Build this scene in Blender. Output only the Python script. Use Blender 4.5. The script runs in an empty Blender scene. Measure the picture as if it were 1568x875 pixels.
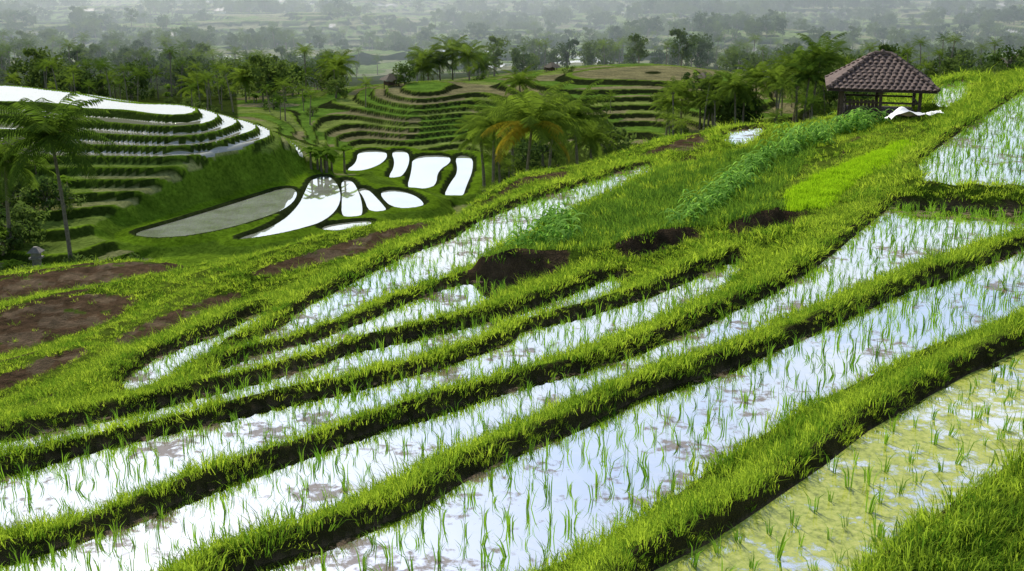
import bpy, math, random
import numpy as np
from mathutils import Vector
rng=np.random.default_rng(7); random.seed(7)
scene=bpy.context.scene
scene.view_settings.view_transform='Standard'
try: scene.view_settings.look='None'
except: pass
scene.view_settings.exposure=0
col=scene.collection
# ------------------------------------------------------------------ image pixels cast through the camera onto a ground level or depth
F=1742.0; TH=math.radians(16.5); CT,ST=math.cos(TH),math.sin(TH)
def _ray(a,b):
    u=(a-784)/F; v=(437.5-b)/F
    return u, CT+v*ST, -ST+v*CT
def lev(a,b,L):
    x,y,z=_ray(a,b); t=L/z; return (x*t,y*t)
def dep(a,b,D):
    x,y,z=_ray(a,b); t=D/y; return (x*t,D,z*t)
# ------------------------------------------------------------------ plots (level, outline in image pixels)
PADDY={
'P1':(-4.4,[(1000,875),(1090,830),(1150,790),(1260,715),(1330,660),(1400,620),(1480,575),(1568,535),(1700,470),(1700,580),(1568,655),(1480,715),(1380,785),(1300,835),(1240,880),(1150,950),(900,950)]),
'P2':(-4.9,[(350,880),(500,835),(560,812),(640,780),(720,730),(800,690),(900,650),(1000,600),(1100,570),(1200,530),(1300,485),(1400,440),(1480,415),(1568,380),(1700,320),(1700,400),(1568,455),(1480,490),(1400,520),(1300,565),(1200,615),(1100,675),(1000,745),(900,805),(820,845),(750,880),(650,950),(250,950)]),
'P3':(-5.5,[(-100,890),(0,862),(100,835),(200,800),(330,745),(460,700),(600,650),(700,620),(800,590),(900,565),(1000,530),(1100,485),(1200,440),(1260,400),(1310,360),(1370,312),(1568,322),(1700,325),(1700,335),(1568,354),(1480,368),(1400,393),(1300,428),(1230,458),(1100,513),(1000,548),(900,583),(800,624),(700,664),(600,714),(480,764),(440,789),(380,810),(200,855),(130,880),(0,935),(-100,945)]),
'P4':(-6.0,[(-100,750),(0,725),(150,685),(300,650),(420,620),(560,590),(680,560),(790,520),(800,505),(900,480),(1000,450),(1080,415),(1120,395),(1140,405),(1100,428),(1000,478),(900,514),(800,549),(700,579),(600,610),(460,660),(330,705),(200,750),(100,780),(0,800),(-100,825)]),
'P5':(-6.5,[(-60,690),(0,672),(200,630),(400,580),(500,552),(540,535),(700,500),(800,475),(880,445),(940,420),(965,430),(900,457),(800,494),(780,500),(620,534),(540,564),(500,579),(400,604),(200,656),(0,696),(-60,708)]),
'P6':(-7.0,[(330,562),(400,540),(480,520),(560,490),(620,462),(680,440),(720,428),(780,430),(795,442),(700,474),(600,504),(520,524),(500,537),(440,553),(340,575)]),
'P7':(-7.5,[(360,530),(430,500),(480,460),(540,430),(620,390),(700,360),(740,335),(800,310),(880,285),(940,265),(990,252),(1002,258),(960,276),(900,302),(860,327),(800,352),(740,377),(710,403),(640,433),(560,453),(500,483),(440,508),(380,534)]),
'P8':(-7.8,[(185,585),(240,545),(330,510),(400,476),(412,485),(350,513),(270,553),(200,588)]),
'P9':(-5.2,[(1405,250),(1440,222),(1500,182),(1568,138),(1640,95),(1760,95),(1760,280),(1568,272),(1420,267)]),
'P10':(-5.8,[(1425,160),(1435,132),(1488,120),(1478,145),(1445,158)]),
'P11':(-7.3,[(1108,216),(1115,201),(1162,195),(1172,203),(1135,218)]),
}
PLOT={
'G':(-5.6,[(1190,322),(1210,290),(1280,260),(1340,235),(1390,215),(1405,235),(1370,255),(1290,290),(1270,325)]),
'D1':(-9.3,[(-80,548),(-80,498),(0,482),(60,466),(130,450),(225,452),(160,495),(60,526),(0,545)]),
'D2':(-10.5,[(-60,452),(0,428),(80,414),(200,396),(330,378),(390,370),(385,390),(250,418),(100,442),(0,457)]),
'D3':(-8.7,[(370,420),(480,384),(560,359),(640,335),(662,343),(560,381),(430,418)]),
'D4':(-8.0,[(820,277),(830,265),(868,260),(862,272)]),
'D5':(-7.4,[(1020,228),(1035,214),(1085,205),(1085,222),(1050,232)]),
'D6':(-8.9,[(170,520),(260,478),(360,445),(370,455),(280,494),(190,534)]),
'D7':(-8.5,[(-60,600),(40,560),(120,530),(135,540),(60,574),(-60,622)]),
}
# flooded fields on the valley bench
MIDP={
'E':(-21.5,[(195,360),(250,345),(320,324),(390,302),(440,286),(458,294),(445,316),(400,336),(330,356),(250,368)]),
'F':(-21.8,[(345,372),(420,348),(456,318),(468,292),(476,274),(505,268),(522,290),(520,318),(492,342),(430,360)]),
'H1':(-22.2,[(522,335),(524,300),(522,276),(540,276),(552,300),(556,325),(550,334)]),
'H2':(-22.4,[(566,328),(556,300),(546,290),(562,288),(585,312),(594,324)]),
'H3':(-22.5,[(604,322),(578,296),(600,290),(630,296),(652,312),(640,320)]),
'A':(-22.7,[(528,262),(546,250),(548,231),(590,231),(594,242),(576,256),(550,265)]),
'B':(-22.9,[(592,276),(606,252),(598,231),(624,231),(628,248),(616,272)]),
'Cc':(-23.1,[(622,290),(630,264),(632,239),(686,238),(692,248),(670,262),(668,285),(645,293)]),
'Dd':(-23.4,[(678,304),(688,282),(702,264),(696,238),(724,240),(724,262),(714,285),(708,304)]),
'K':(-22.0,[(490,352),(500,345),(560,338),(572,341),(555,350),(510,356)]),
}
def inpoly(px,py,P):
    c=False
    for i in range(len(P)):
        ax,ay=P[i-1];bx,by=P[i]
        if (ay>py)!=(by>py) and px<(bx-ax)*(py-ay)/(by-ay)+ax: c=not c
    return c
def chaikin(P,k=1):
    for _ in range(k):
        Q=[]
        for i in range(len(P)):
            a=P[i];b=P[(i+1)%len(P)];Q+=[a*.75+b*.25,a*.25+b*.75]
        P=np.array(Q)
    return P
POLY={}
for k,(L,p) in PADDY.items():
    q=[]
    for a,b in p:
        near=inpoly(a,b-4,p) or inpoly(a+.5,b-4,p) or b>=950
        q.append(lev(a,b,L+(.28 if near else 0)))
    POLY[k]=(L,np.array(q),'water')
for k,(L,p) in PLOT.items(): POLY[k]=(L,chaikin(np.array([lev(a,b,L) for a,b in p]),1),'plot')
MPOLY={k:(L,chaikin(np.array([lev(a,b,L) for a,b in p]),2)) for k,(L,p) in MIDP.items()}
V=[(740,400,24.3),(860,400,24.2),(960,382,24),(1010,365,24.2),(1070,365,24.5),(1120,340,24),(1185,330,24.2),(1185,300,27),(1270,195,39),(1010,275,36.5),(870,322,30)]
Vp=np.array([dep(*q) for q in V])
A=np.c_[Vp[:,0],Vp[:,1],np.ones(len(Vp))]; VPL=np.linalg.lstsq(A,Vp[:,2],rcond=None)[0]
POLY['V']=(None,Vp[:,:2].copy(),'veg')
BANKS=[(dep(790,405,24.1)[:2],1.15),(dep(1010,380,23.9)[:2],.95),(dep(1195,345,23.8)[:2],1.1)]
def bankw(x,y): 
    t=0
    for (cx,cy),rr_ in BANKS: t=t+np.exp(-(((x-cx)**2+(y-cy)**2)/rr_**2)**2)
    return np.clip(t,0,1)
# ------------------------------------------------------------------ far terrain control heights
C=[(100,385,80),
 # terraced hill on the left
 (300,345,88),(300,290,94),(300,240,99),(300,200,103),(300,178,107),(150,330,88),(150,280,94),(150,230,100),(150,190,106),(150,168,110),(0,310,90),(0,240,99),(0,180,110),(0,158,116),(-200,300,92),(-200,150,112),
 (100,143,126),(250,158,121),(380,184,116),(0,134,134),(430,278,102),(430,245,105),(430,212,111),(250,358,86),(420,348,88),(480,292,103),(350,330,91),(480,250,113),
 (200,172,142),(0,150,150),(400,200,138),(-200,145,150),
 (500,240,124),(520,320,97),(620,310,103),(620,240,126),(700,305,106),(700,240,128),(200,175,185),(0,160,190),(450,190,170),(560,225,168),(700,218,172),(850,240,145),(1000,220,155),(650,150,187),(480,160,195),(800,150,187),(950,150,184),(1100,150,180),(1000,190,168),(850,110,218),(1000,102,218),(1130,118,212),(700,125,220),(500,130,270),(300,120,280),(100,110,280),(900,98,330),(1250,130,230),(1400,120,230),
 (0,75,400),(300,78,410),(600,84,410),(900,80,410),(1200,92,360),(1500,100,340),(1568,70,390),(1200,65,410),(0,32,540),(500,32,550),(1000,32,550),(1500,35,490),(0,2,730),(500,0,760),(1000,0,760),(1568,4,700)]
CP=[dep(*q) for q in C]
CP+=[(-40,52,-24),(-14,56,-24),(3,65,-26),(16,78,-28),(35,90,-27),(60,95,-26),(-14,20,-20),(0,20,-20),(14,20,-20),(50,130,-26),(60,150,-25),
     (-600,1300,10),(0,1300,10),(600,1300,10),(-1200,2400,160),(0,2400,160),(1200,2400,160)]
CP=np.array(CP)
def rc(x,y): return np.c_[2.5*np.clip(x/y,-.75,.75),np.log(y)]
RC=rc(CP[:,0],CP[:,1]); cc=.10
def ker(a,b): return np.sqrt(((a[:,None,:]-b[None,:,:])**2).sum(2)+cc*cc)
n=len(RC); M=np.zeros((n+3,n+3)); M[:n,:n]=ker(RC,RC)-1e-3*np.eye(n); M[:n,n:]=np.c_[RC,np.ones(n)]; M[n:,:n]=M[:n,n:].T
W=np.linalg.solve(M,np.r_[CP[:,2],0,0,0])
def far_h(x,y):
    out=np.empty(len(x))
    for i in range(0,len(x),40000):
        q=rc(x[i:i+40000],y[i:i+40000]); out[i:i+40000]=ker(q,RC)@W[:n]+np.c_[q,np.ones(len(q))]@W[n:]
    return out
# ------------------------------------------------------------------ numpy noise
def h2(ix,iy,s):
    v=np.sin(ix*127.1+iy*311.7+s*74.7)*43758.5453; return v-np.floor(v)
def vn(x,y,s=0):
    ix=np.floor(x);iy=np.floor(y);fx=x-ix;fy=y-iy;fx=fx*fx*(3-2*fx);fy=fy*fy*(3-2*fy)
    return (h2(ix,iy,s)*(1-fx)+h2(ix+1,iy,s)*fx)*(1-fy)+(h2(ix,iy+1,s)*(1-fx)+h2(ix+1,iy+1,s)*fx)*fy
def fbm(x,y,s=0,o=3):
    t=0;a=.5;tot=0
    for i in range(o): t=t+a*vn(x*2**i,y*2**i,s+i);tot+=a;a*=.5
    return t/tot
def sst(a,b,x):
    t=np.clip((x-a)/(b-a),0,1); return t*t*(3-2*t)
def polyd(x,y,P,R=6.0):
    d=np.full(len(x),R); mn=P.min(0)-R; mx=P.max(0)+R
    m=np.where((x>mn[0])&(x<mx[0])&(y>mn[1])&(y<mx[1]))[0]
    if len(m)==0: return d
    X=x[m];Y=y[m]; dd=np.full(len(m),1e9); ins=np.zeros(len(m),bool)
    for i in range(len(P)):
        ax,ay=P[i-1];bx,by=P[i]; ex,ey=bx-ax,by-ay
        t=np.clip(((X-ax)*ex+(Y-ay)*ey)/(ex*ex+ey*ey+1e-12),0,1)
        dd=np.minimum(dd,(X-ax-t*ex)**2+(Y-ay-t*ey)**2)
        if ay!=by:
            c=((ay>Y)!=(by>Y))&(X<ex*(Y-ay)/(ey)+ax); ins^=c
    dd=np.sqrt(dd); d[m]=np.where(ins,-dd,np.minimum(dd,R)); return d
CRU=[-.9,-.45,-.22,-.048,.044,.124,.2,.28,.377,.45,.8]
CRD=[46,42,37,38.5,47,49.5,51.5,53,62,65,72]
def crestD(u): return np.interp(u,CRU,CRD)
def ground(x,y):
    x=np.asarray(x,float);y=np.asarray(y,float);N=len(x)
    u=x/y
    hf=far_h(x,y); r=np.hypot(x,y)
    hn=hf+(.5*(fbm(x/11,y/11,3,2)-.5)+1.0*(fbm(x/26,y/20,63,2)-.5)*(y<160))*sst(60,100,y)
    # lower apron in front of the bench so the flooded fields lie open
    yc=np.interp(u,[-.38,-.33,-.3,-.22,-.15,-.05],[78,83,85,88,93,98]); ap=sst(1.5,-1.5,y-yc)*sst(-.42,-.37,u)*(y<110)
    hn=np.where(ap>0,hn*(1-ap)+np.minimum(hn,-22.3)*ap,hn)
    wL=sst(72,80,y)*(1-sst(142,155,y))*(1-sst(-.03,.0,u))
    wC=sst(150,162,y)*(1-sst(240,270,y))*sst(-.28,-.2,u)*(1-sst(.3,.4,u))
    wF=sst(290,330,y)
    hn=hn+(fbm(x/90,y/60,9,3)-.5)*22*sst(300,420,y)
    out=hn.copy()
    info={}
    st=np.zeros(N);fr=np.zeros(N)
    for ww,step,ph in ((wL,.62,.0),(wC,.6,.3),(wF,1.7,.1)):
        q=hn/step+ph; k=np.floor(q);f=q-k
        T=(k+sst(.8,1.0,f)-ph)*step + (.14 if step==.62 else .2)*step*np.exp(-((f-.05)/.035)**2)
        out=out+ww*(T-hn)
        m=ww>.5; st[m]=k[m];fr[m]=f[m]
    dm=np.full(N,6.)
    mm=np.where((y>75)&(y<150)&(u<.02))[0]
    if len(mm):
        hh=out[mm]; X=x[mm];Y=y[mm]; num=np.zeros(len(mm));den=np.zeros(len(mm));dmin=np.full(len(mm),6.);li=np.zeros(len(mm))
        for k_,(L,P) in MPOLY.items():
            d=polyd(X,Y,P);wt=1/np.maximum(d,.05)**2;num+=wt*L;den+=wt;c_=d<dmin;dmin=np.where(c_,d,dmin);li=np.where(c_,L,li)
        lv=num/den
        bb=lv*1.0+.24*sst(0,.4,dmin)
        k2=sst(.9,3.6,dmin)
        hh=np.where(dmin<=0,li-.15,bb*(1-k2)+hh*k2)
        out[mm]=hh;dm[mm]=dmin
    info.update(st=st,fr=fr,wL=wL,wC=wC,wF=wF,u=u,r=r,dm=dm)
    info['dw']=np.full(N,6.);info['dp']=np.full(N,6.);info['dv']=np.full(N,6.);info['dg']=np.full(N,6.);info['bf']=np.zeros(N);info['fg']=np.zeros(N,bool)
    m=np.where(y<90)[0]
    if len(m):
        X=x[m];Y=y[m];U=u[m]
        base=-3.96+.17*X-.115*Y+.5*(fbm(X/5,Y/5,5,2)-.5)
        q=base/.5;k=np.floor(q);f=q-k
        bt=(k+sst(.72,1.,f))*.5+.14*np.exp(-((f-.06)/.07)**2)
        base=base+.95*(bt-base)+.1
        num=base*.16;den=np.full(len(m),.16)
        bw=bankw(X,Y)
        dw=np.full(len(m),6.);dp=dw.copy();dv=dw.copy();dg=dw.copy();ins=np.full(len(m),np.nan)
        for kx,(L,P,ty) in POLY.items():
            d=polyd(X,Y,P)
            lv=(VPL[0]*X+VPL[1]*Y+VPL[2])+.2*bw if ty=='veg' else L
            dd=np.maximum(d,.02); wt=np.maximum(0,1/dd**2-1/36)
            num=num+wt*lv;den=den+wt
            a=d<=0
            if ty=='water': dw=np.minimum(dw,d); ins=np.where(a,L-.1*sst(0,.2,-d),ins)
            elif ty=='veg': dv=d; ins=np.where(a&np.isnan(ins),lv+.12*(fbm(X*1.2,Y*1.2,2,2)-.5),ins)
            else:
                ins=np.where(a&np.isnan(ins),L+.2*(fbm(X*3,Y*3,8,3)-.5),ins)
                if kx=='G': dg=d
                else: dp=np.minimum(dp,d)
        h=num/den
        bump=.16*sst(0,.14,dw)*np.where(dw>.22,np.exp(-((dw-.22)/.45)**2),1)*(.7+.6*fbm(X*.9,Y*.9,11,2))
        h=h+bump+.06*(fbm(X*2,Y*2,1,2)-.5)*sst(0,.3,dw)
        dvg=np.minimum(dv,dg)
        h=h-.3*sst(.1,.3,dvg)*np.exp(-((np.maximum(dvg,.3)-.3)/.5)**2)*sst(.1,.4,dw)*bw
        h=np.where(np.isnan(ins),h,ins)
        b=Y-crestD(U); h=h-.45*.5*(b+np.sqrt(b*b+1.5))
        sm=.5*(h+out[m]+np.sqrt((h-out[m])**2+.2)); far_=(h-out[m])>4
        nosm=(out[m]-h)>2
        out[m]=np.where(far_,h,np.where(nosm,out[m],sm))
        info['fg'][m]=h>out[m]-.6
        for kk,vv in (('dw',dw),('dp',dp),('dv',dv),('dg',dg),('bf',f)): info[kk][m]=vv
    return out,info
def gz(x,y): return float(ground([x],[y])[0][0])
# ------------------------------------------------------------------ material helpers
def newmat(name):
    m=bpy.data.materials.new(name);m.use_nodes=True;nt=m.node_tree;nt.nodes.clear()
    o=nt.nodes.new('ShaderNodeOutputMaterial');return m,nt,o
def nd(nt,t,**kw):
    x=nt.nodes.new('ShaderNode'+t)
    for k,v in kw.items():
        if k in x.inputs.keys(): x.inputs[k].default_value=v
        else: setattr(x,k,v)
    return x
def lk(nt,a,b): nt.links.new(a,b)
def noise(nt,scale,detail=3,rough=.6,vec=None):
    x=nd(nt,'TexNoise',Scale=scale,Detail=detail,Roughness=rough)
    if vec is None:
        g=nt.nodes.new('ShaderNodeNewGeometry'); vec=g.outputs['Position']
    lk(nt,vec,x.inputs['Vector']); return x.outputs['Fac']
def ramp(nt,fac,stops):
    x=nt.nodes.new('ShaderNodeValToRGB'); e=x.color_ramp.elements
    while len(e)<len(stops): e.new(.5)
    for i,(p,c) in enumerate(stops): e[i].position=p; e[i].color=(*c,1) if len(c)==3 else c
    lk(nt,fac,x.inputs['Fac']); return x.outputs['Color']
def mixc(nt,fac,a,b,mode='MIX'):
    x=nt.nodes.new('ShaderNodeMix');x.data_type='RGBA';x.blend_type=mode
    if isinstance(fac,(int,float)): x.inputs[0].default_value=fac
    else: lk(nt,fac,x.inputs[0])
    for i,v in ((6,a),(7,b)):
        if isinstance(v,tuple): x.inputs[i].default_value=(*v,1)
        else: lk(nt,v,x.inputs[i])
    return x.outputs[2]
def math_(nt,op,a,b=None,clamp=False):
    x=nt.nodes.new('ShaderNodeMath');x.operation=op;x.use_clamp=clamp
    for i,v in ((0,a),(1,b)):
        if v is None: continue
        if isinstance(v,(int,float)): x.inputs[i].default_value=v
        else: lk(nt,v,x.inputs[i])
    return x.outputs[0]
def water_shader(nt,mudcol,scale=1.0,rip=.02,k=1.5,add=.1):
    """glossy water film over muddy bottom"""
    bn=noise(nt,3.5*scale,2); bp=nd(nt,'Bump',Strength=rip,Distance=.05);lk(nt,bn,bp.inputs['Height'])
    df=nd(nt,'BsdfDiffuse'); 
    if isinstance(mudcol,tuple): df.inputs['Color'].default_value=(*mudcol,1)
    else: lk(nt,mudcol,df.inputs['Color'])
    gl=nd(nt,'BsdfGlossy',Roughness=.03);gl.inputs['Color'].default_value=(.93,.97,1,1);lk(nt,bp.outputs[0],gl.inputs['Normal'])
    fr=nd(nt,'Fresnel',IOR=1.6)
    fac=math_(nt,'ADD',math_(nt,'MULTIPLY',fr.outputs[0],k),add,True)
    mx=nd(nt,'MixShader');lk(nt,fac,mx.inputs[0]);lk(nt,df.outputs[0],mx.inputs[1]);lk(nt,gl.outputs[0],mx.inputs[2])
    return mx,fac
# terrain
mt,nt,o=newmat('terrain_soil_grass')
at=nd(nt,'Attribute',attribute_name='Col');aw=nd(nt,'Attribute',attribute_name='wet')
n1=noise(nt,.35,4);n2=noise(nt,3.0,4,.7);n3=noise(nt,14,3,.7)
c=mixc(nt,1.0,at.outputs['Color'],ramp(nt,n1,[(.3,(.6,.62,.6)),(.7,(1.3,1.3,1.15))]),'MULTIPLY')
c=mixc(nt,1.0,c,ramp(nt,n2,[(.3,(.5,.55,.5)),(.7,(1.45,1.4,1.35))]),'MULTIPLY')
bp=nd(nt,'Bump',Strength=.8,Distance=.12);lk(nt,math_(nt,'ADD',n2,n3),bp.inputs['Height'])
df=nd(nt,'BsdfDiffuse',Roughness=.9);lk(nt,c,df.inputs['Color']);lk(nt,bp.outputs[0],df.inputs['Normal'])
wm,_=water_shader(nt,(.3,.3,.22),.3,.01,1.3,.03)
mx=nd(nt,'MixShader');lk(nt,math_(nt,'GREATER_THAN',aw.outputs['Fac'],.5),mx.inputs[0]);lk(nt,df.outputs[0],mx.inputs[1]);lk(nt,wm.outputs[0],mx.inputs[2]);lk(nt,mx.outputs[0],o.inputs[0])
# paddy water
def watermat(name,algae):
    m,nt,o=newmat(name)
    a=noise(nt,.9,5,.65);b=noise(nt,5,4,.7)
    s=math_(nt,'ADD',math_(nt,'MULTIPLY',a,.6),math_(nt,'MULTIPLY',b,.4))
    mud=ramp(nt,b,[(.3,(.06,.05,.035)),(.7,(.16,.135,.095))])
    wm,fac=water_shader(nt,mud,1.0,.03,1.3,.04)
    if algae:
        b2=noise(nt,13,4,.75);s=math_(nt,'ADD',math_(nt,'MULTIPLY',s,.75),math_(nt,'MULTIPLY',b2,.25))
        sc=ramp(nt,b2,[(.3,(.16,.19,.03)),(.5,(.48,.53,.09)),(.72,(.7,.68,.2))]); th=[(.44,(0,0,0)),(.5,(.92,.92,.92))]
    else:
        sc=ramp(nt,b,[(.4,(.17,.11,.06)),(.7,(.32,.24,.16))]); th=[(.525,(0,0,0)),(.575,(.8,.8,.8))]
    scd=nd(nt,'BsdfDiffuse',Roughness=.6);lk(nt,sc,scd.inputs['Color'])
    mx=nd(nt,'MixShader');lk(nt,ramp(nt,s,th),mx.inputs[0]);lk(nt,wm.outputs[0],mx.inputs[1]);lk(nt,scd.outputs[0],mx.inputs[2]);lk(nt,mx.outputs[0],o.inputs[0])
    return m
MW=watermat('muddy_water',False);MWA=watermat('algae_water',True)
MWF,nt,o=newmat('painted_reflection_water')
na=noise(nt,.45,5,.65);wm,_=water_shader(nt,ramp(nt,na,[(.38,(.40,.43,.30)),(.62,(.62,.64,.56))]),.4,.01,.75,.0);lk(nt,wm.outputs[0],o.inputs[0])  # pale diffuse colour stands in for white sky reflection on the valley ponds
def leafmat(name,c1,c2,tr,trw=.45,big=None):
    m,nt,o=newmat(name)
    oi=nd(nt,'ObjectInfo'); n=noise(nt,.8 if big is None else big,2)
    f=math_(nt,'ADD',math_(nt,'MULTIPLY',oi.outputs['Random'],.45),math_(nt,'MULTIPLY',n,.55))
    c=ramp(nt,f,[(.28,c1),(.72,c2)])
    df=nd(nt,'BsdfDiffuse');lk(nt,c,df.inputs['Color'])
    t=nd(nt,'BsdfTranslucent');lk(nt,mixc(nt,1.,c,tr,'MULTIPLY'),t.inputs['Color'])
    mx=nd(nt,'MixShader');mx.inputs[0].default_value=trw;lk(nt,df.outputs[0],mx.inputs[1]);lk(nt,t.outputs[0],mx.inputs[2]);lk(nt,mx.outputs[0],o.inputs[0]);return m
MG=leafmat('grass_blade',(.08,.17,.016),(.32,.43,.045),(1.8,1.75,1.2),.5)
MR=leafmat('rice_blade',(.09,.2,.02),(.18,.32,.03),(1.7,1.7,1.2),.45)
MN=leafmat('nursery_blade',(.25,.42,.015),(.32,.5,.02),(1.5,1.5,1.),.5)
MC=leafmat('corn_leaf',(.13,.28,.045),(.22,.4,.08),(1.6,1.6,1.2),.45)
MV=leafmat('vegetable_leaf',(.06,.13,.02),(.15,.25,.03),(1.6,1.7,1.2),.4)
MT=leafmat('tree_leaf',(.045,.08,.025),(.13,.18,.05),(1.5,1.6,1.),.35,.12)
MP=leafmat('palm_leaf',(.055,.1,.018),(.15,.21,.035),(1.7,1.8,1.),.4)
MPY=leafmat('palm_leaf_yellow',(.2,.18,.02),(.34,.28,.03),(1.6,1.5,1.),.4)
MB=leafmat('banana_leaf',(.09,.17,.02),(.18,.28,.03),(1.7,1.7,1.),.45)
def plain(name,c1,c2,scale=4,rough=.85,bump=.4):
    m,nt,o=newmat(name);n=noise(nt,scale,4,.7);p=nd(nt,'BsdfPrincipled',Roughness=rough);lk(nt,ramp(nt,n,[(.3,c1),(.7,c2)]),p.inputs['Base Color'])
    b=nd(nt,'Bump',Strength=bump,Distance=.03);lk(nt,n,b.inputs['Height']);lk(nt,b.outputs[0],p.inputs['Normal']);lk(nt,p.outputs[0],o.inputs[0]);return m
MTK=plain('bark',(.1,.085,.06),(.28,.24,.18),6)
MWOOD=plain('weathered_wood',(.05,.035,.025),(.14,.10,.07),9)
MTILE=plain('clay_tile',(.075,.05,.04),(.21,.14,.11),5)
MTHATCH=plain('thatch',(.06,.05,.035),(.15,.12,.08),8)
MSTONE=plain('stone',(.10,.09,.08),(.24,.22,.19),10)
MCLOTH=plain('white_plastic',(.7,.7,.7),(.82,.82,.82),4,.5,.2)
# ------------------------------------------------------------------ mesh util
def mkobj(name,verts,faces,mats,mi=None,link=True,smooth=False,parent=None):
    me=bpy.data.meshes.new(name);me.from_pydata([tuple(v) for v in verts],[],faces)
    for m in (mats if isinstance(mats,list) else [mats]): me.materials.append(m)
    if mi is not None: me.polygons.foreach_set('material_index',mi)
    if smooth: me.polygons.foreach_set('use_smooth',[True]*len(me.polygons))
    me.update();ob=bpy.data.objects.new(name,me)
    if link: col.objects.link(ob)
    if parent: ob.parent=parent
    return ob
class MB_:
    def __init__(s): s.v=[];s.f=[];s.m=[]
    def add(s,vs,fs,mi=0):
        b=len(s.v);s.v+=[tuple(v) for v in vs];s.f+=[tuple(i+b for i in f) for f in fs];s.m+=[mi]*len(fs)
    def box(s,c,size,mi=0,rz=0,top=1.0):
        cx,cy,cz=c;sx,sy,sz=[a/2 for a in size];vs=[]
        for dz,k in ((-sz,1),(sz,top)):
            for dx,dy in ((-sx,-sy),(sx,-sy),(sx,sy),(-sx,sy)):
                x=dx*k;y=dy*k;vs.append((cx+x*math.cos(rz)-y*math.sin(rz),cy+x*math.sin(rz)+y*math.cos(rz),cz+dz))
        s.add(vs,[(3,2,1,0),(4,5,6,7),(0,1,5,4),(1,2,6,5),(2,3,7,6),(3,0,4,7)],mi)
    def tube(s,pts,rad,mi=0,n=7):
        vs=[];N=len(pts)
        for i,p in enumerate(pts):
            p=Vector(p);a=Vector(pts[max(0,i-1)]);b=Vector(pts[min(N-1,i+1)]);t=(b-a).normalized()
            x=t.orthogonal().normalized();y=t.cross(x)
            if abs(t.z)>.7: x=Vector((1,0,0));x=(x-t*x.dot(t)).normalized();y=t.cross(x)
            for k in range(n):
                an=2*math.pi*k/n;vs.append(p+(x*math.cos(an)+y*math.sin(an))*rad[i])
        fs=[(i*n+k,i*n+(k+1)%n,(i+1)*n+(k+1)%n,(i+1)*n+k) for i in range(N-1) for k in range(n)]
        fs.append(tuple(range(n))[::-1]);fs.append(tuple((N-1)*n+k for k in range(n)));s.add(vs,fs,mi)
    def obj(s,name,mats,link=True,smooth=False,parent=None): return mkobj(name,s.v,s.f,mats,s.m,link,smooth,parent)
def blades(mb,nb,rad,h0,h1,w,lean,mi=0):
    for i in range(nb):
        a=random.uniform(0,6.283);rr=rad*math.sqrt(random.random());x=rr*math.cos(a);y=rr*math.sin(a)
        h=random.uniform(h0,h1);b=random.uniform(0,6.283) if rr<rad*.3 else a+random.uniform(-1,1)
        l=h*random.uniform(.15,1)*lean;wa=random.uniform(0,3.14);wx=math.cos(wa)*w/2;wy=math.sin(wa)*w/2
        p0=Vector((x,y,-.02));p1=Vector((x+math.cos(b)*l*.3,y+math.sin(b)*l*.3,h*.6));p2=Vector((x+math.cos(b)*l,y+math.sin(b)*l,h*random.uniform(.8,1)))
        wv=Vector((wx,wy,0))
        mb.add([p0-wv,p0+wv,p1+wv*.8,p1-wv*.8,p2],[(0,1,2,3),(3,2,4)],mi)
def proto(name,mb,mats): return mb.obj(name,mats,link=False)
def clump(name,nb,rad,h0,h1,w,lean,mat):
    mb=MB_();blades(mb,nb,rad,h0,h1,w,lean);return proto(name,mb,mat)
# GN scatter
def scatter(name,pts,rot,scl,idx,protos):
    pts=np.asarray(pts,dtype=np.float32);N=len(pts)
    me=bpy.data.meshes.new(name);me.vertices.add(N);me.vertices.foreach_set('co',pts.ravel())
    a=me.attributes.new('rot','FLOAT_VECTOR','POINT');a.data.foreach_set('vector',np.asarray(rot,dtype=np.float32).ravel())
    scl=np.asarray(scl,dtype=np.float32)
    if scl.ndim==1: scl=np.repeat(scl[:,None],3,1)
    a=me.attributes.new('scl','FLOAT_VECTOR','POINT');a.data.foreach_set('vector',np.ascontiguousarray(scl).ravel())
    a=me.attributes.new('idx','INT','POINT');a.data.foreach_set('value',np.asarray(idx,dtype=np.int32))
    ob=bpy.data.objects.new(name,me);col.objects.link(ob)
    g=bpy.data.node_groups.new(name+'_gn','GeometryNodeTree')
    g.interface.new_socket('Geometry',in_out='INPUT',socket_type='NodeSocketGeometry');g.interface.new_socket('Geometry',in_out='OUTPUT',socket_type='NodeSocketGeometry')
    gi=g.nodes.new('NodeGroupInput');go=g.nodes.new('NodeGroupOutput');j=g.nodes.new('GeometryNodeJoinGeometry')
    def attr(nm,t):
        x=g.nodes.new('GeometryNodeInputNamedAttribute');x.data_type=t;x.inputs['Name'].default_value=nm;return x.outputs['Attribute']
    ar=attr('rot','FLOAT_VECTOR');asc=attr('scl','FLOAT_VECTOR');ai=attr('idx','INT')
    for k,p in enumerate(protos):
        oi=g.nodes.new('GeometryNodeObjectInfo');oi.inputs['Object'].default_value=p;oi.inputs['As Instance'].default_value=True
        ip=g.nodes.new('GeometryNodeInstanceOnPoints')
        cm=g.nodes.new('FunctionNodeCompare');cm.data_type='INT';cm.operation='EQUAL'
        g.links.new(ai,cm.inputs[2]);cm.inputs[3].default_value=k
        g.links.new(cm.outputs[0],ip.inputs['Selection']);g.links.new(gi.outputs[0],ip.inputs['Points']);g.links.new(oi.outputs['Geometry'],ip.inputs['Instance'])
        g.links.new(ar,ip.inputs['Rotation']);g.links.new(asc,ip.inputs['Scale']);g.links.new(ip.outputs[0],j.inputs[0])
    g.links.new(j.outputs[0],go.inputs[0])
    md=ob.modifiers.new('scatter','NODES');md.node_group=g;return ob
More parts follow.
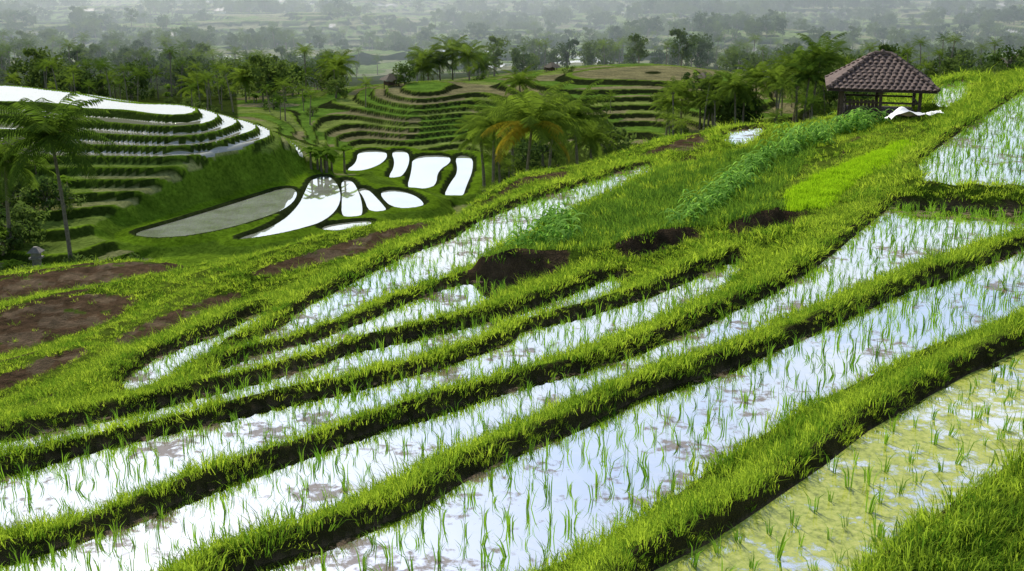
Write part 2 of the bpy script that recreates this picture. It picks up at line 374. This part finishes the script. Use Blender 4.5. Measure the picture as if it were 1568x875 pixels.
def rots(N,t=.15): return np.c_[rng.normal(0,t,N),rng.normal(0,t,N),rng.uniform(0,6.283,N)]
# ------------------------------------------------------------------ TERRAIN SHEET
NA=860;az=np.linspace(-math.radians(48),math.radians(48),NA)
def seg_(a,b,st): return a*np.exp(np.linspace(0,math.log(b/a),int(math.log(b/a)/st),endpoint=False))
rr=np.r_[seg_(2.5,7,.02),seg_(7,60,.0062),seg_(60,80,.006),seg_(80,260,.0023),seg_(260,900,.004),seg_(900,2800,.012),[2800]]
NR=len(rr)
R,AZ=np.meshgrid(rr,az,indexing='ij');X=(R*np.sin(AZ)).ravel();Y=(R*np.cos(AZ)).ravel()
Z,I=ground(X,Y)
N=len(X)
colr=np.zeros((N,4));colr[:,3]=1
def setc(mask,c): colr[mask,:3]=np.array(c)
wet=np.zeros(N)
al=np.ones(N,bool);setc(al,(.07,.10,.02))
cell=np.floor(fbm(X/22,Y/22,4,1)*6)
hs=h2(I['st'],cell,2)
fr=I['fr'];flat=(fr>.13)&(fr<.8);lip=(fr<=.13)
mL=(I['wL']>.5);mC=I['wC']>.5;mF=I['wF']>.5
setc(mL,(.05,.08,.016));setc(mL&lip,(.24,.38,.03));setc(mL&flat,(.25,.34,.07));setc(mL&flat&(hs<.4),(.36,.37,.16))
inner=(fr>.14)&(fr<.8)
wetL=mL&inner&((Z>-17.7)|((hs>.9)&(Z>-21)))&(I['dm']>3);wet[wetL]=1
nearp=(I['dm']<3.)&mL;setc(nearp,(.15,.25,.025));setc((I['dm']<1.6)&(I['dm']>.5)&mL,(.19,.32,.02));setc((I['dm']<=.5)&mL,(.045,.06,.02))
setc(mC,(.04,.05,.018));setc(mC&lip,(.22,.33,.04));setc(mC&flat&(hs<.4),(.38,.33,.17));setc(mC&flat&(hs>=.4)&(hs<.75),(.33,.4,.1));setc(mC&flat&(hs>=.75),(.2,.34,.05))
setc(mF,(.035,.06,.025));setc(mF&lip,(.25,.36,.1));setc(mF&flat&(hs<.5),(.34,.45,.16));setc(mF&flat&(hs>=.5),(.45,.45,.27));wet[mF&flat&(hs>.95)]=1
# foreground
fg=I['fg']
g1=fbm(X/3,Y/3,31,3)
setc(fg,(.08,.13,.015));setc(fg&(g1>.55),(.13,.18,.025))
DRYN=lambda x,y: fbm(x/3.0,y/3.0,55,2)
dry=fg&(I['bf']>.66)&(I['dw']>1.0)&(DRYN(X,Y)>.48)&(I['dv']>1)
setc(dry,(.11,.075,.045))
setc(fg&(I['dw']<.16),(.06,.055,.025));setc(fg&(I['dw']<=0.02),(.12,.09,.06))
setc(fg&(I['dp']<.05),(.15,.095,.06));setc(fg&(I['dp']<.05)&(fbm(X*1.5,Y*1.5,5,2)>.55),(.22,.155,.105))
setc(fg&(I['dp']<-.1)&(fbm(X*1.1,Y*2.2,15,2)>.8),(.12,.17,.03))
dvg_=np.minimum(I['dv'],I['dg']);bank=fg&(dvg_>-.05)&(dvg_<.7)&(bankw(X,Y)>.35);setc(bank,(.085,.058,.038))
setc(fg&(I['dv']<=-.05),(.06,.095,.02))
wet[fg]=0
me=bpy.data.meshes.new('terrain');me.vertices.add(N);me.vertices.foreach_set('co',np.c_[X,Y,Z].astype(np.float32).ravel())
ii=np.arange((NR-1)*(NA-1));ri=ii//(NA-1);ci=ii%(NA-1);a=ri*NA+ci
loops=np.c_[a,a+1,a+NA+1,a+NA].astype(np.int32).ravel()
me.loops.add(len(loops));me.loops.foreach_set('vertex_index',loops)
me.polygons.add(len(ii));me.polygons.foreach_set('loop_start',(np.arange(len(ii))*4).astype(np.int32))
me.update(calc_edges=True)
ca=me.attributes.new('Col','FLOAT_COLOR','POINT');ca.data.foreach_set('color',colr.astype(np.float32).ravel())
wa=me.attributes.new('wet','FLOAT','POINT');wa.data.foreach_set('value',wet.astype(np.float32))
me.polygons.foreach_set('use_smooth',np.ones(len(ii),bool))
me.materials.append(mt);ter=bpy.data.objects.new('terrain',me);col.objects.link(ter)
if me.polygons[0].normal.z<0: me.flip_normals()
# ------------------------------------------------------------------ WATER SHEETS
pw=MB_();pa=MB_();pf=MB_()
for k,(L,P,ty) in POLY.items():
    if ty!='water': continue
    (pa if k=='P1' else pw).add([(x,y,L) for x,y in P],[tuple(range(len(P)))])
for k,(L,P) in MPOLY.items(): pf.add([(x,y,L) for x,y in P],[tuple(range(len(P)))])
pw.obj('paddy_water',MW);pa.obj('algae_covered_water',MWA);pf.obj('valley_paddy_water',MWF)
# ------------------------------------------------------------------ GRASS
def ringpts(r0,r1,rho0,rref,pw_,half=.62):
    e=2-pw_;Nn=int(2*half*rho0*rref**pw_*(r1**e-r0**e)/e);t=rng.random(Nn)
    r=(r0**e+t*(r1**e-r0**e))**(1/e);a=rng.uniform(-half,half,Nn);return r*np.sin(a),r*np.cos(a)
def fgpts(r0,r1,rho,rref,p):
    x,y=ringpts(r0,r1,rho,rref,p);m=y<crestD(x/y)+3;x=x[m];y=y[m];z,i=ground(x,y);return x,y,z,i
cl=[clump('grass_a',26,.10,.05,.13,.007,1.0,MG),clump('grass_b',22,.11,.06,.17,.007,1.2,MG),clump('grass_c',26,.10,.04,.09,.008,.8,MG)]
x,y,z,i=fgpts(5.5,12,170,12,0);x2,y2,z2,i2=fgpts(12,75,155,12,1.35)
x=np.r_[x,x2];y=np.r_[y,y2];z=np.r_[z,z2];i={k:np.r_[i[k],i2[k]] for k in ('dw','dp','dv','dg','fg','bf')}
r=np.hypot(x,y)
patch=fbm(x/2.5,y/2.5,77,3);dvg=np.minimum(i['dv'],i['dg'])
m=(i['dw']>.035)&i['fg']&(i['dp']>.0)&(i['dg']>.05)&(i['dv']>.0)&(rng.random(len(x))<.45+patch)
m|=(i['dp']<=0)&i['fg']&(i['dw']>.1)&(rng.random(len(x))<.012)
m&=~((dvg<.7)&(bankw(x,y)>.35)&(rng.random(len(x))<.93))
m&=~((i['bf']>.66)&(i['dw']>1.0)&(DRYN(x,y)>.48)&(rng.random(len(x))<.85))
xx=x[m];yy=y[m];zz=z[m];rr_=r[m];dw_=i['dw'][m]
s=(rng.uniform(.65,1.3,len(xx)))*(.5+.95*fbm(xx/1.0,yy/1.0,13,2))*np.where(dw_>1.4,.7,1)*np.where(dw_<.1,.7,1)
gw=1+np.clip(rr_-11,0,60)/18;gh=1+np.clip(rr_-30,0,60)/80
s3=np.c_[s*gw,s*gw,s*gh*.92]
scatter('bund_grass',np.c_[xx,yy,zz],rots(len(xx),.2),s3,rng.integers(0,3,len(xx)),cl)
ngr=len(xx)
m=(i['dv']<.05)&i['fg']&(rng.random(len(x))<.85)
vcl=[clump('veg_a',20,.12,.06,.2,.012,.8,MV),clump('veg_b',18,.12,.06,.16,.010,1.,MG)]
xx=x[m];yy=y[m]
scatter('vegetable_plot',np.c_[xx,yy,z[m]],rots(len(xx),.2),rng.uniform(.8,1.5,len(xx))*1.2,(rng.random(len(xx))<.15+.6*fbm(xx/2,yy/2,3,2)-.2).astype(int),vcl)
ncl=[clump('nur_a',36,.14,.10,.15,.010,.4,MN)]
P=POLY['G'][1];mn=P.min(0);mx_=P.max(0);gx=rng.uniform(mn[0],mx_[0],6500);gy=rng.uniform(mn[1],mx_[1],6500);m=polyd(gx,gy,P)<-.05;gx=gx[m];gy=gy[m]
scatter('rice_nursery_bed',np.c_[gx,gy,ground(gx,gy)[0]],rots(len(gx),.08),rng.uniform(.8,1.2,len(gx)),np.zeros(len(gx)),ncl)
# ------------------------------------------------------------------ RICE SEEDLINGS
sc_=[clump('rice_a',8,.03,.18,.28,.012,.55,MR),clump('rice_b',10,.04,.15,.27,.012,.75,MR),clump('rice_c',6,.025,.17,.25,.011,.5,MR)]
e1=np.array([.735,.678]);e2=np.array([-.678,.735]);pts=[]
for k,sp in (('P1',.28),('P2',.25),('P3',.24),('P4',.24),('P5',.24),('P6',.25),('P7',.25),('P8',.25),('P9',.27),('P10',.3)):
    L,P,_=POLY[k];q=P@np.c_[e1,e2];a0,b0=q.min(0);a1,b1=q.max(0)
    ga,gb=np.meshgrid(np.arange(a0,a1,sp),np.arange(b0,b1,sp*1.15));ga=ga.ravel();gb=gb.ravel();gb=gb+.15*np.sin(ga*.5)
    w=np.outer(ga,e1)+np.outer(gb,e2)+rng.normal(0,.03,(len(ga),2));d=polyd(w[:,0],w[:,1],P)
    m=(d<-.08)&(rng.random(len(w))<.94);w=w[m];pts.append(np.c_[w,np.full(len(w),L-.03)])
pts=np.vstack(pts)
rs=np.hypot(pts[:,0],pts[:,1]);s=rng.uniform(.65,1.15,len(pts));gw=1+np.clip(rs-12,0,40)/60
scatter('rice_seedlings',pts,rots(len(pts),.1),np.c_[s*gw,s*gw,s],rng.integers(0,3,len(pts)),sc_)
# ------------------------------------------------------------------ CORN
def corn(seed):
    random.seed(seed);mb=MB_();h=random.uniform(.45,.65);mb.tube([(0,0,-.03),(0,0,h*.8)],[.012,.006],0,5)
    for i in range(8):
        a=i*2.4+random.uniform(-.4,.4);z0=h*(.15+.09*i);l=random.uniform(.35,.5);vs=[]
        for j in range(6):
            t=j/5;rad=l*t*.85;zz=z0+l*(.75*t-.95*t*t);w=.035*math.sin(math.pi*min(1,t*.85+.12))
            c=Vector((math.cos(a)*rad,math.sin(a)*rad,zz));s=Vector((-math.sin(a),math.cos(a),0))*w;vs+=[c-s,c+s]
        mb.add(vs,[(2*j,2*j+1,2*j+3,2*j+2) for j in range(5)])
    return proto('corn',mb,MC)
cp=[]
A0=np.array(dep(1045,335,25)[:2]);A1=np.array(dep(1180,240,34)[:2]);A2=np.array(dep(1340,205,40)[:2])
for t in np.linspace(0,2,130):
    p=A0+(A1-A0)*t if t<1 else A1+(A2-A1)*(t-1)
    cp.append(p+rng.normal(0,.26,2))
for _ in range(34):
    D=rng.uniform(25,30);cp.append(np.array([rng.uniform(.0,.055)*D,D]))
for _ in range(26): cp.append(np.array(dep(rng.uniform(1190,1330),195,rng.uniform(37,41))[:2]))
cp=np.array(cp);cz=ground(cp[:,0],cp[:,1])[0]
scatter('corn_plants',np.c_[cp,cz],rots(len(cp),.08),rng.uniform(.8,1.3,len(cp)),rng.integers(0,3,len(cp)),[corn(1),corn(2),corn(3)])
# ------------------------------------------------------------------ TREES
def palm(name,seed,H,nf=24,fl=3.0,yel=0,link=False,dens=26):
    random.seed(seed);mb=MB_();bend=random.uniform(-.08,.08)*H;b2=random.uniform(-.05,.05)*H;pts=[];rad=[]
    for i in range(9):
        t=i/8;pts.append((bend*(t*t-1),b2*(t*t-1),H*t-.4*(1-t)));rad.append(.17*(1-t*.45)+(.1 if i==0 else 0)+.012*(i%2))
    mb.tube(pts,rad,0,8);top=Vector(pts[-1])
    for k in range(nf):
        a=k*2.399+random.uniform(-.25,.25);t0=k/nf;el=math.radians(78-95*t0+random.uniform(-10,10));L=fl*random.uniform(.8,1.1)
        m=2 if (yel and t0>.45 and random.random()<.55) else 1
        p=top.copy();el_=el;seg=dens//2;rp=[p.copy()];dr=[]
        for j in range(seg):
            dv=Vector((math.cos(a)*math.cos(el_),math.sin(a)*math.cos(el_),math.sin(el_)));p=p+dv*(L/seg);rp.append(p.copy());el_-=math.radians((70+20*random.random())/seg)*(.5+j/seg);dr.append(dv)
        side=Vector((-math.sin(a),math.cos(a),0))
        mb.add([q+side*.02*(s_) for q in rp for s_ in (-1,1)],[(2*j,2*j+1,2*j+3,2*j+2) for j in range(seg)],m)
        for j in range(1,seg):
            for h_ in (0,.5):
              t=(j+h_)/seg;ll=.75*fl/3*math.sin(math.pi*(.12+.8*t))**.7;q=rp[j]+(rp[j+1]-rp[j])*h_;dv=dr[min(j,seg-1)];w=dv*.035*(fl/3)
              for s_ in (-1,1):
                dirn=(side*s_*.8+dv*.45+Vector((0,0,-.35-.35*random.random()))).normalized();e=q+dirn*ll*random.uniform(.8,1.1)
                mid=q+dirn*ll*.5+Vector((0,0,.05));mb.add([q-w*.6,q+w*.6,mid+w,e,mid-w],[(0,1,2,3,4)],m)
    for k in range(6):
        a=random.uniform(0,6.28);c=top+Vector((math.cos(a)*.2,math.sin(a)*.2,-.25));mb.tube([c+Vector((0,0,.12)),c,c-Vector((0,0,.13))],[.04,.12,.05],0,6)
    return mb.obj(name,[MTK,MP,MPY],link=link)
def tree(name,seed,H=11,W=5,nc=20,nl=60,ls=.42,link=False,zl=.2):
    random.seed(seed);mb=MB_();th=H*.4;mb.tube([(0,0,-.5),(.1,0,th*.5),(.2,.1,th)],[.28,.2,.15],0,7)
    for c in range(nc):
        a=random.uniform(0,6.28);q=random.random()**.5;zt=random.uniform(zl,.93);zc=H*zt;k=math.sin(math.pi*min(1,.2+.8*(zt-zl)/(1-zl)))**.6+.15
        cen=Vector((math.cos(a)*q*W*k*.75,math.sin(a)*q*W*k*.75,zc));R_=random.uniform(.9,1.7)*W/5
        if c<7: mb.tube([(.2,.1,th*.9),tuple((Vector((.2,.1,th))+cen)/2+Vector((0,0,.3))),tuple(cen)],[.11,.07,.03],0,5)
        for l in range(nl):
            d=Vector((random.gauss(0,1),random.gauss(0,1),random.gauss(0,.75))).normalized();p=cen+d*R_*random.uniform(.6,1.1)
            n=(d+Vector((random.gauss(0,.5),random.gauss(0,.5),random.gauss(0,.5)))).normalized();x=n.orthogonal().normalized();y=n.cross(x);s_=ls*random.uniform(.6,1.2)
            r=random.uniform(0,3.14);x,y=x*math.cos(r)+y*math.sin(r),y*math.cos(r)-x*math.sin(r)
            mb.add([p-x*s_,p-y*s_*.5,p+x*s_,p+y*s_*.5],[(0,1,2,3)],1)
    return mb.obj(name,[MTK,MT],link=link)
def banana(name,seed,link=False):
    random.seed(seed);mb=MB_()
    for st_ in range(4):
        ox,oy=random.uniform(-.9,.9),random.uniform(-.7,.7);h=random.uniform(1.3,2.2);mb.tube([(ox,oy,-.2),(ox,oy,h)],[.13,.08],0,6)
        for i in range(9):
            a=i*2.4+random.uniform(-.3,.3);L=random.uniform(1.4,2.0);e0=random.uniform(.7,1.3);vs=[]
            for j in range(7):
                t=j/6;rad=L*t*math.cos(e0)*(1+.3*t);zz=h+L*math.sin(e0)*t-1.1*L*t*t*.7;w=.26*math.sin(math.pi*min(1,t*.86+.1))
                c=Vector((ox+math.cos(a)*rad,oy+math.sin(a)*rad,zz));s_=Vector((-math.sin(a),math.cos(a),0))*w;vs+=[c-s_-Vector((0,0,w*.4)),c,c+s_-Vector((0,0,w*.4))]
            mb.add(vs,[f for j in range(6) for f in ((3*j,3*j+1,3*j+4,3*j+3),(3*j+1,3*j+2,3*j+5,3*j+4))],1)
    return mb.obj(name,[MTK,MB],link=link)
pP=[palm('palm_proto',s_,h,18,2.9,dens=14) for s_,h in ((1,7.5),(2,9.5),(3,6))]
tP=[tree('tree_proto',11,8,5),tree('tree_proto',12,9.5,5.5),tree('tree_proto',13,6.5,4.5,16),tree('tree_proto',14,12,4.2,20,zl=.3)]
bP=[tree('bush_proto',21,2.6,2.2,10,50,.22),tree('bush_proto',22,3.4,2.6,12,50,.25)]
nP=[banana('banana_proto',31)]
ALL=pP+tP+bP+nP
tp=[];ti=[];ts=[]
def addt(x,y,idx,s): tp.append((x,y));ti.append(idx);ts.append(s)
def scat(u0,u1,y0,y1,dens,choose,maskf=None,smin=.8,smax=1.2):
    Nn=int((u1-u0)*(y1*y1-y0*y0)/2*dens);yy=np.sqrt(rng.uniform(y0*y0,y1*y1,Nn));uu=rng.uniform(u0,u1,Nn);xx=uu*yy
    k=np.ones(Nn,bool) if maskf is None else maskf(xx,yy,uu)
    for a,b in zip(xx[k],yy[k]): addt(a,b,random.choice(choose),random.uniform(smin,smax))
PALMS=[0,1,2];TR=[3,4,5,6];BU=[7,8];BA=[9]
scat(-.5,-.17,160,200,1/40,PALMS*2+BU*2+[5],lambda x,y,u:fbm(x/25,y/18,41,2)>.35,.5,.8)
scat(-.5,-.15,200,330,1/38,PALMS*3+TR*2+BU+BA,lambda x,y,u:fbm(x/25,y/18,41,2)>.4,.55,.95)
scat(-.2,.3,240,330,1/50,PALMS*2+TR+BU,lambda x,y,u:fbm(x/30,y/22,42,2)>.42,.5,.85)
scat(.12,.3,122,205,1/24,PALMS*4+TR+BU*2,lambda x,y,u:(u>.13+.1*(y>160)),.6,.95)
scat(.25,.6,125,330,1/60,TR+PALMS*2,lambda x,y,u:fbm(x/30,y/22,43,2)>.4,.5,.85)
scat(-.6,.6,330,560,1/55,TR*2+PALMS,lambda x,y,u:fbm(x/60,y/30,44,3)>.54,.45,.85)
scat(-.6,.6,560,900,1/90,TR,lambda x,y,u:fbm(x/90,y/45,46,3)>.52,.6,1.05)
scat(-.6,.6,900,1500,1/350,TR,lambda x,y,u:fbm(x/160,y/120,45,3)>.4,1.,1.5)
scat(-.5,-.27,58,76,1/7,BU*2+BA,None,.4,.85)
scat(-.28,.0,60,72,1/14,BU,None,.4,.7)
scat(-.02,.14,88,115,1/9,BU*2+BA+[2],None,.5,.9)
scat(.0,.2,100,150,1/40,BU+[5,2],None,.5,.9)
scat(-.5,-.4,78,92,1/8,BU*2+BA,None,.6,1.0)
for a,b,D in ((560,150,190),(720,130,215),(735,128,218),(790,150,187),(935,160,175),(870,115,215),(1010,150,180),(930,185,165),(1055,135,195),(620,135,205)):
    q=dep(a,b,D);addt(q[0],q[1],random.choice([2,5,8]),random.uniform(.4,.7))
tp=np.array(tp);tz,ti_=ground(tp[:,0],tp[:,1])
keep=ti_['dm']>1.5
scatter('distant_trees',np.c_[tp,tz-.2][keep],rots(int(keep.sum()),.03),np.array(ts)[keep],np.array(ti)[keep],ALL)
def place(ob,a,b,D,rz=0,s=1):
    q=dep(a,b,D);ob.location=(q[0],q[1],gz(q[0],q[1])-.1);ob.rotation_euler=(0,0,rz);ob.scale=(s,s,s)
def palm_at(seed,a,ytop,D,fl,yel=0,nf=26):
    q=dep(a,ytop,D);z=gz(q[0],q[1]);H=max(2.5,q[2]-z)
    ob=palm('coconut_palm',seed,H,nf,fl,yel,link=True,dens=30);ob.location=(q[0],q[1],z-.1)
for t in ((51,78,208,76,4.8,0,36),(52,8,245,80,4.2),(53,757,194,104,4.0),(54,815,190,95,5.0,1,36),(55,878,178,112,4.8),(72,735,208,110,3.4),(73,782,178,118,4.0),(74,848,186,106,4.0),(75,905,212,116,3.4),
 (56,1257,90,150,4.8),(57,1218,104,156,4.2),(58,1045,142,165,3.8),(59,1125,134,150,3.8),(60,1158,120,160,4.0),(61,517,100,215,4.8),(62,300,132,212,4.2),(63,405,112,225,4.6),(64,655,90,228,5.0),(65,692,80,230,5.2),(66,716,86,226,5.0),(67,795,128,190,3.8),(68,457,118,220,4.4),(69,375,120,205,4.0),(70,1090,148,158,3.4),(71,648,104,225,4.2),(76,1190,124,150,3.8),(77,1240,116,148,3.8),(78,1025,158,160,3.2),(79,672,96,229,4.4),(80,1072,154,162,3.4),(81,1140,146,152,3.4),(82,740,100,232,4.0)):
    palm_at(*t)
b=banana('banana_plant',71,True);place(b,492,262,114,0,1.2)
b=banana('banana_plant',72,True);place(b,512,262,116,1,1.15)
# ------------------------------------------------------------------ HUT
def hut(name,loc,rz,W,Dp,hp,hr,tiles=True,ov=.45,roofmat=MTILE):
    e=bpy.data.objects.new(name,None);col.objects.link(e);e.location=loc;e.rotation_euler=(0,0,rz)
    mb=MB_()
    for sx in (-1,0,1):
        for sy in (-1,1): mb.box((sx*(W/2-.1),sy*(Dp/2-.1),hp/2-.25),(.11,.11,hp+.5))
    mb.obj('posts',MWOOD,parent=e)
    mb=MB_();mb.box((0,0,.38),(W-.35,Dp-.32,.07));
    for sy in (-1,1): mb.box((0,sy*(Dp/2-.1),hp-.06),(W-.32,.09,.12));mb.box((0,sy*(Dp/2-.16),.8),(W-.32,.04,.07))
    for sx in (-1,1): mb.box((sx*(W/2-.1),0,hp-.08),(.09,Dp-.34,.1));mb.box((sx*(W/2-.16),0,.8),(.04,Dp-.34,.07))
    mb.obj('platform_and_rails',MWOOD,parent=e)
    mb=MB_()
    nb=9
    for i in range(nb): mb.box((-W*.36+i*.155*W/3.4,-Dp/2+.3,.2+.33),(.13*W/3.4,.035,.72-(i%3)*.03))
    for i in range(7): mb.box((-W/2+.26,-Dp/2+.45+i*.28,.52),(.035,.24,.7-(i%2)*.04))
    mb.obj('plank_wall',MWOOD,parent=e)
    X0=W/2+ov;Y0=Dp/2+ov;rl=.3;mb=MB_()
    ez=hp-.12
    cor=[(-X0,-Y0,ez),(X0,-Y0,ez),(X0,Y0,ez),(-X0,Y0,ez)];rd=[(-rl,0,ez+hr),(rl,0,ez+hr)]
    vs=cor+rd;mb.add(vs,[(0,1,5,4),(2,3,4,5),(1,2,5),(3,0,4)]);mb.add([(a_,b_,c_-.05) for a_,b_,c_ in vs],[(4,5,1,0),(5,4,3,2),(5,2,1),(4,0,3)])
    mb.obj('roof_deck',MWOOD,parent=e)
    mb=MB_()
    def face(p0,p1,q1,q0):
        p0,p1,q0,q1=map(Vector,(p0,p1,q0,q1));up=((q0+q1)/2-(p0+p1)/2);nrow=max(4,int(up.length/.17));nrm=(p1-p0).cross(up).normalized()
        for j in range(nrow):
            t=j/nrow;a_=p0+(q0-p0)*t;b_=p1+(q1-p1)*t;w=(b_-a_).length;nc=max(1,int(w/.2));dx=(b_-a_)/nc;uv=up/nrow
            for i_ in range(nc):
                o_=a_+dx*(i_+random.uniform(-.03,.03)+(.0))+nrm*(.02+random.uniform(0,.015));u2=uv*1.25;lift=nrm*.03
                vs=[]
                for jj in (0,1):
                    for kk,hh in ((0.03,0),(.28,.028),(.5,.04),(.72,.028),(.97,0)):
                        vs.append(o_+dx*kk+u2*jj+nrm*hh+(lift if jj==0 else nrm*0))
                fs=[(k_,k_+1,k_+6,k_+5) for k_ in range(4)]+[(0,4,3,2,1)]
                mb.add(vs,fs)
    if tiles:
        face(cor[0],cor[1],rd[1],rd[0]);face(cor[1],cor[2],rd[1],rd[1]);face(cor[2],cor[3],rd[0],rd[1]);face(cor[3],cor[0],rd[0],rd[0])
        for p,q in ((cor[0],rd[0]),(cor[1],rd[1]),(cor[2],rd[1]),(cor[3],rd[0]),(rd[0],rd[1])):
            p=Vector(p);q=Vector(q);L_=(q-p).length;k=max(2,int(L_/.28))
            for i_ in range(k):
                a_=p+(q-p)*(i_/k);b_=p+(q-p)*((i_+1.12)/k);mb.tube([tuple(a_+Vector((0,0,.07))),tuple(b_+Vector((0,0,.05)))],[.085,.065],0,7)
        mb.tube([(0,0,ez+hr+.03),(0,0,ez+hr+.13),(0,0,ez+hr+.2)],[.12,.1,.03],0,7)
    else:
        for k in range(900):
            sd=random.randrange(4);t=random.random();s_=random.random()
            a_,b_=Vector(cor[sd]),Vector(cor[(sd+1)%4]);q0=Vector(rd[0 if sd in(0,3) else 1]) ;q1=Vector(rd[1 if sd in(0,1) else 0])
            p=(a_+(b_-a_)*s_)*(1-t)+(q0+(q1-q0)*s_)*t;dn=((a_+b_)/2-(q0+q1)/2).normalized()
            n_=Vector((0,0,.06));sd_=(b_-a_).normalized()*.05;mb.add([p-sd_+n_,p+sd_+n_,p+sd_+dn*.45+n_*.6,p-sd_+dn*.45+n_*.6],[(0,1,2,3)])
    mb.obj('roof_tiles' if tiles else 'thatch',roofmat,parent=e)
    return e
random.seed(5)
q=dep(1342,188,42.5);hz=gz(q[0],q[1])
hut('tiled_roof_field_hut',(q[0],q[1],max(hz,q[2])-.02),math.radians(-14),2.9,2.5,1.42,1.12)
for (a,b_,D,s_) in ((20,195,96,.8),(600,140,205,.65),(845,104,225,.5),(1078,132,195,.5)):
    q=dep(a,b_,D);hut('thatched_field_hut',(q[0],q[1],gz(q[0],q[1])),random.uniform(0,1),3.6*s_,3*s_,2.2*s_,1.4*s_,False,.6*s_,MTHATCH)
# tarpaulin
q=dep(1396,205,38);z0=gz(q[0],q[1]);vs=[];nx,ny=22,9
for j in range(ny):
    for i_ in range(nx):
        t=i_/(nx-1);s_=j/(ny-1);hh=.42*math.exp(-((t-.22)/.22)**2)*(1-abs(s_-.45)*1.2)+.12*(1-t)*s_
        x_=-.85+1.75*t;y_=-.35+.7*s_+.08*math.sin(t*9);xx_,yy_=q[0]+x_,q[1]+y_
        vs.append((xx_,yy_,gz(xx_,yy_)+.16+max(0,hh)+.03*math.sin(t*23+s_*7)+.02*math.sin(s_*19+t*5)))
mkobj('white_tarpaulin',vs,[(j*nx+i_,j*nx+i_+1,(j+1)*nx+i_+1,(j+1)*nx+i_) for j in range(ny-1) for i_ in range(nx-1)],MCLOTH,smooth=True)
# stone shrine
q=dep(57,405,41.5);z0=gz(q[0],q[1]);mb=MB_()
for c_,s_ in (((0,0,.15),(.8,.8,.5)),((0,0,.5),(.55,.55,.25)),((0,0,.85),(.36,.36,.5)),((0,0,1.13),(.6,.6,.1)),((0,0,1.32),(.4,.4,.3))): mb.box(c_,s_)
mb.box((0,0,1.6),(.72,.72,.28),0,0,.25);o_=mb.obj('stone_shrine',MSTONE);o_.location=(q[0],q[1],z0);o_.scale=(.7,.7,.7)
for a,b_,D,s_ in ((1505,128,60,.45),(1540,120,62,.55),(1475,120,62,.3)):
    ob=tree('shrub',int(a),3,2.6,14,60,.2,True);place(ob,a,b_,D,0,s_)
# ------------------------------------------------------------------ HAZE (valley mist, real scattering volume)
mh,nt,o=newmat('valley_mist')
v=nd(nt,'VolumeScatter',Density=.0016,Anisotropy=.5);v.inputs['Color'].default_value=(.76,.92,1,1);lk(nt,v.outputs[0],o.inputs['Volume'])
mb=MB_();mb.box((0,1570,-15),(5200,2700,80));mb.obj('valley_mist',mh)
# ------------------------------------------------------------------ SKY, SUN
SE=math.radians(43);SR=math.radians(-22)
w=bpy.data.worlds.new('World');scene.world=w;w.use_nodes=True;nt=w.node_tree;nt.nodes.clear()
wo=nt.nodes.new('ShaderNodeOutputWorld');sk=nt.nodes.new('ShaderNodeTexSky');sk.sky_type='NISHITA';sk.sun_disc=False;sk.sun_elevation=SE;sk.sun_rotation=SR
bg=nd(nt,'Background',Strength=.14);lk(nt,sk.outputs[0],bg.inputs[0])
tc=nt.nodes.new('ShaderNodeTexCoord')
mp=nd(nt,'Mapping');mp.inputs['Scale'].default_value=(1,1,2.6);lk(nt,tc.outputs['Generated'],mp.inputs['Vector'])
cn=noise(nt,2.6,7,.62,mp.outputs[0])
sx=nt.nodes.new('ShaderNodeSeparateXYZ');lk(nt,tc.outputs['Generated'],sx.inputs[0])
low=ramp(nt,sx.outputs['Z'],[(0,(1,1,1)),(.35,(.75,.75,.75)),(.7,(.1,.1,.1))])
fwd=ramp(nt,math_(nt,'MULTIPLY',math_(nt,'ADD',sx.outputs['Y'],1),.5),[(.3,(.35,.35,.35)),(.95,(1,1,1))])
cm_=ramp(nt,cn,[(.40,(0.08,0.08,0.08)),(.62,(1,1,1))])
fac=math_(nt,'MULTIPLY',math_(nt,'MULTIPLY',cm_,low),fwd)
cb=nd(nt,'Background',Strength=1.12);cb.inputs[0].default_value=(1,.99,.97,1)
mx=nd(nt,'MixShader');lk(nt,fac,mx.inputs[0]);lk(nt,bg.outputs[0],mx.inputs[1]);lk(nt,cb.outputs[0],mx.inputs[2]);lk(nt,mx.outputs[0],wo.inputs[0])
L=bpy.data.lights.new('sun','SUN');L.energy=5;L.angle=math.radians(.5);L.color=(1,.95,.86);lo=bpy.data.objects.new('sun',L);col.objects.link(lo)
S=Vector((math.sin(SR)*math.cos(SE),math.cos(SR)*math.cos(SE),math.sin(SE)));lo.rotation_euler=(-S).to_track_quat('-Z','Y').to_euler()
# ------------------------------------------------------------------ CAMERA
cam=bpy.data.cameras.new('camera');cam.sensor_width=36;cam.lens=36*F/1568;cam.clip_end=6000;cam.clip_start=.1
co=bpy.data.objects.new('camera',cam);co.rotation_euler=(math.radians(90)-TH,0,0);col.objects.link(co);scene.camera=co
print('grass',ngr,'rice',len(pts),'trees',len(tp))
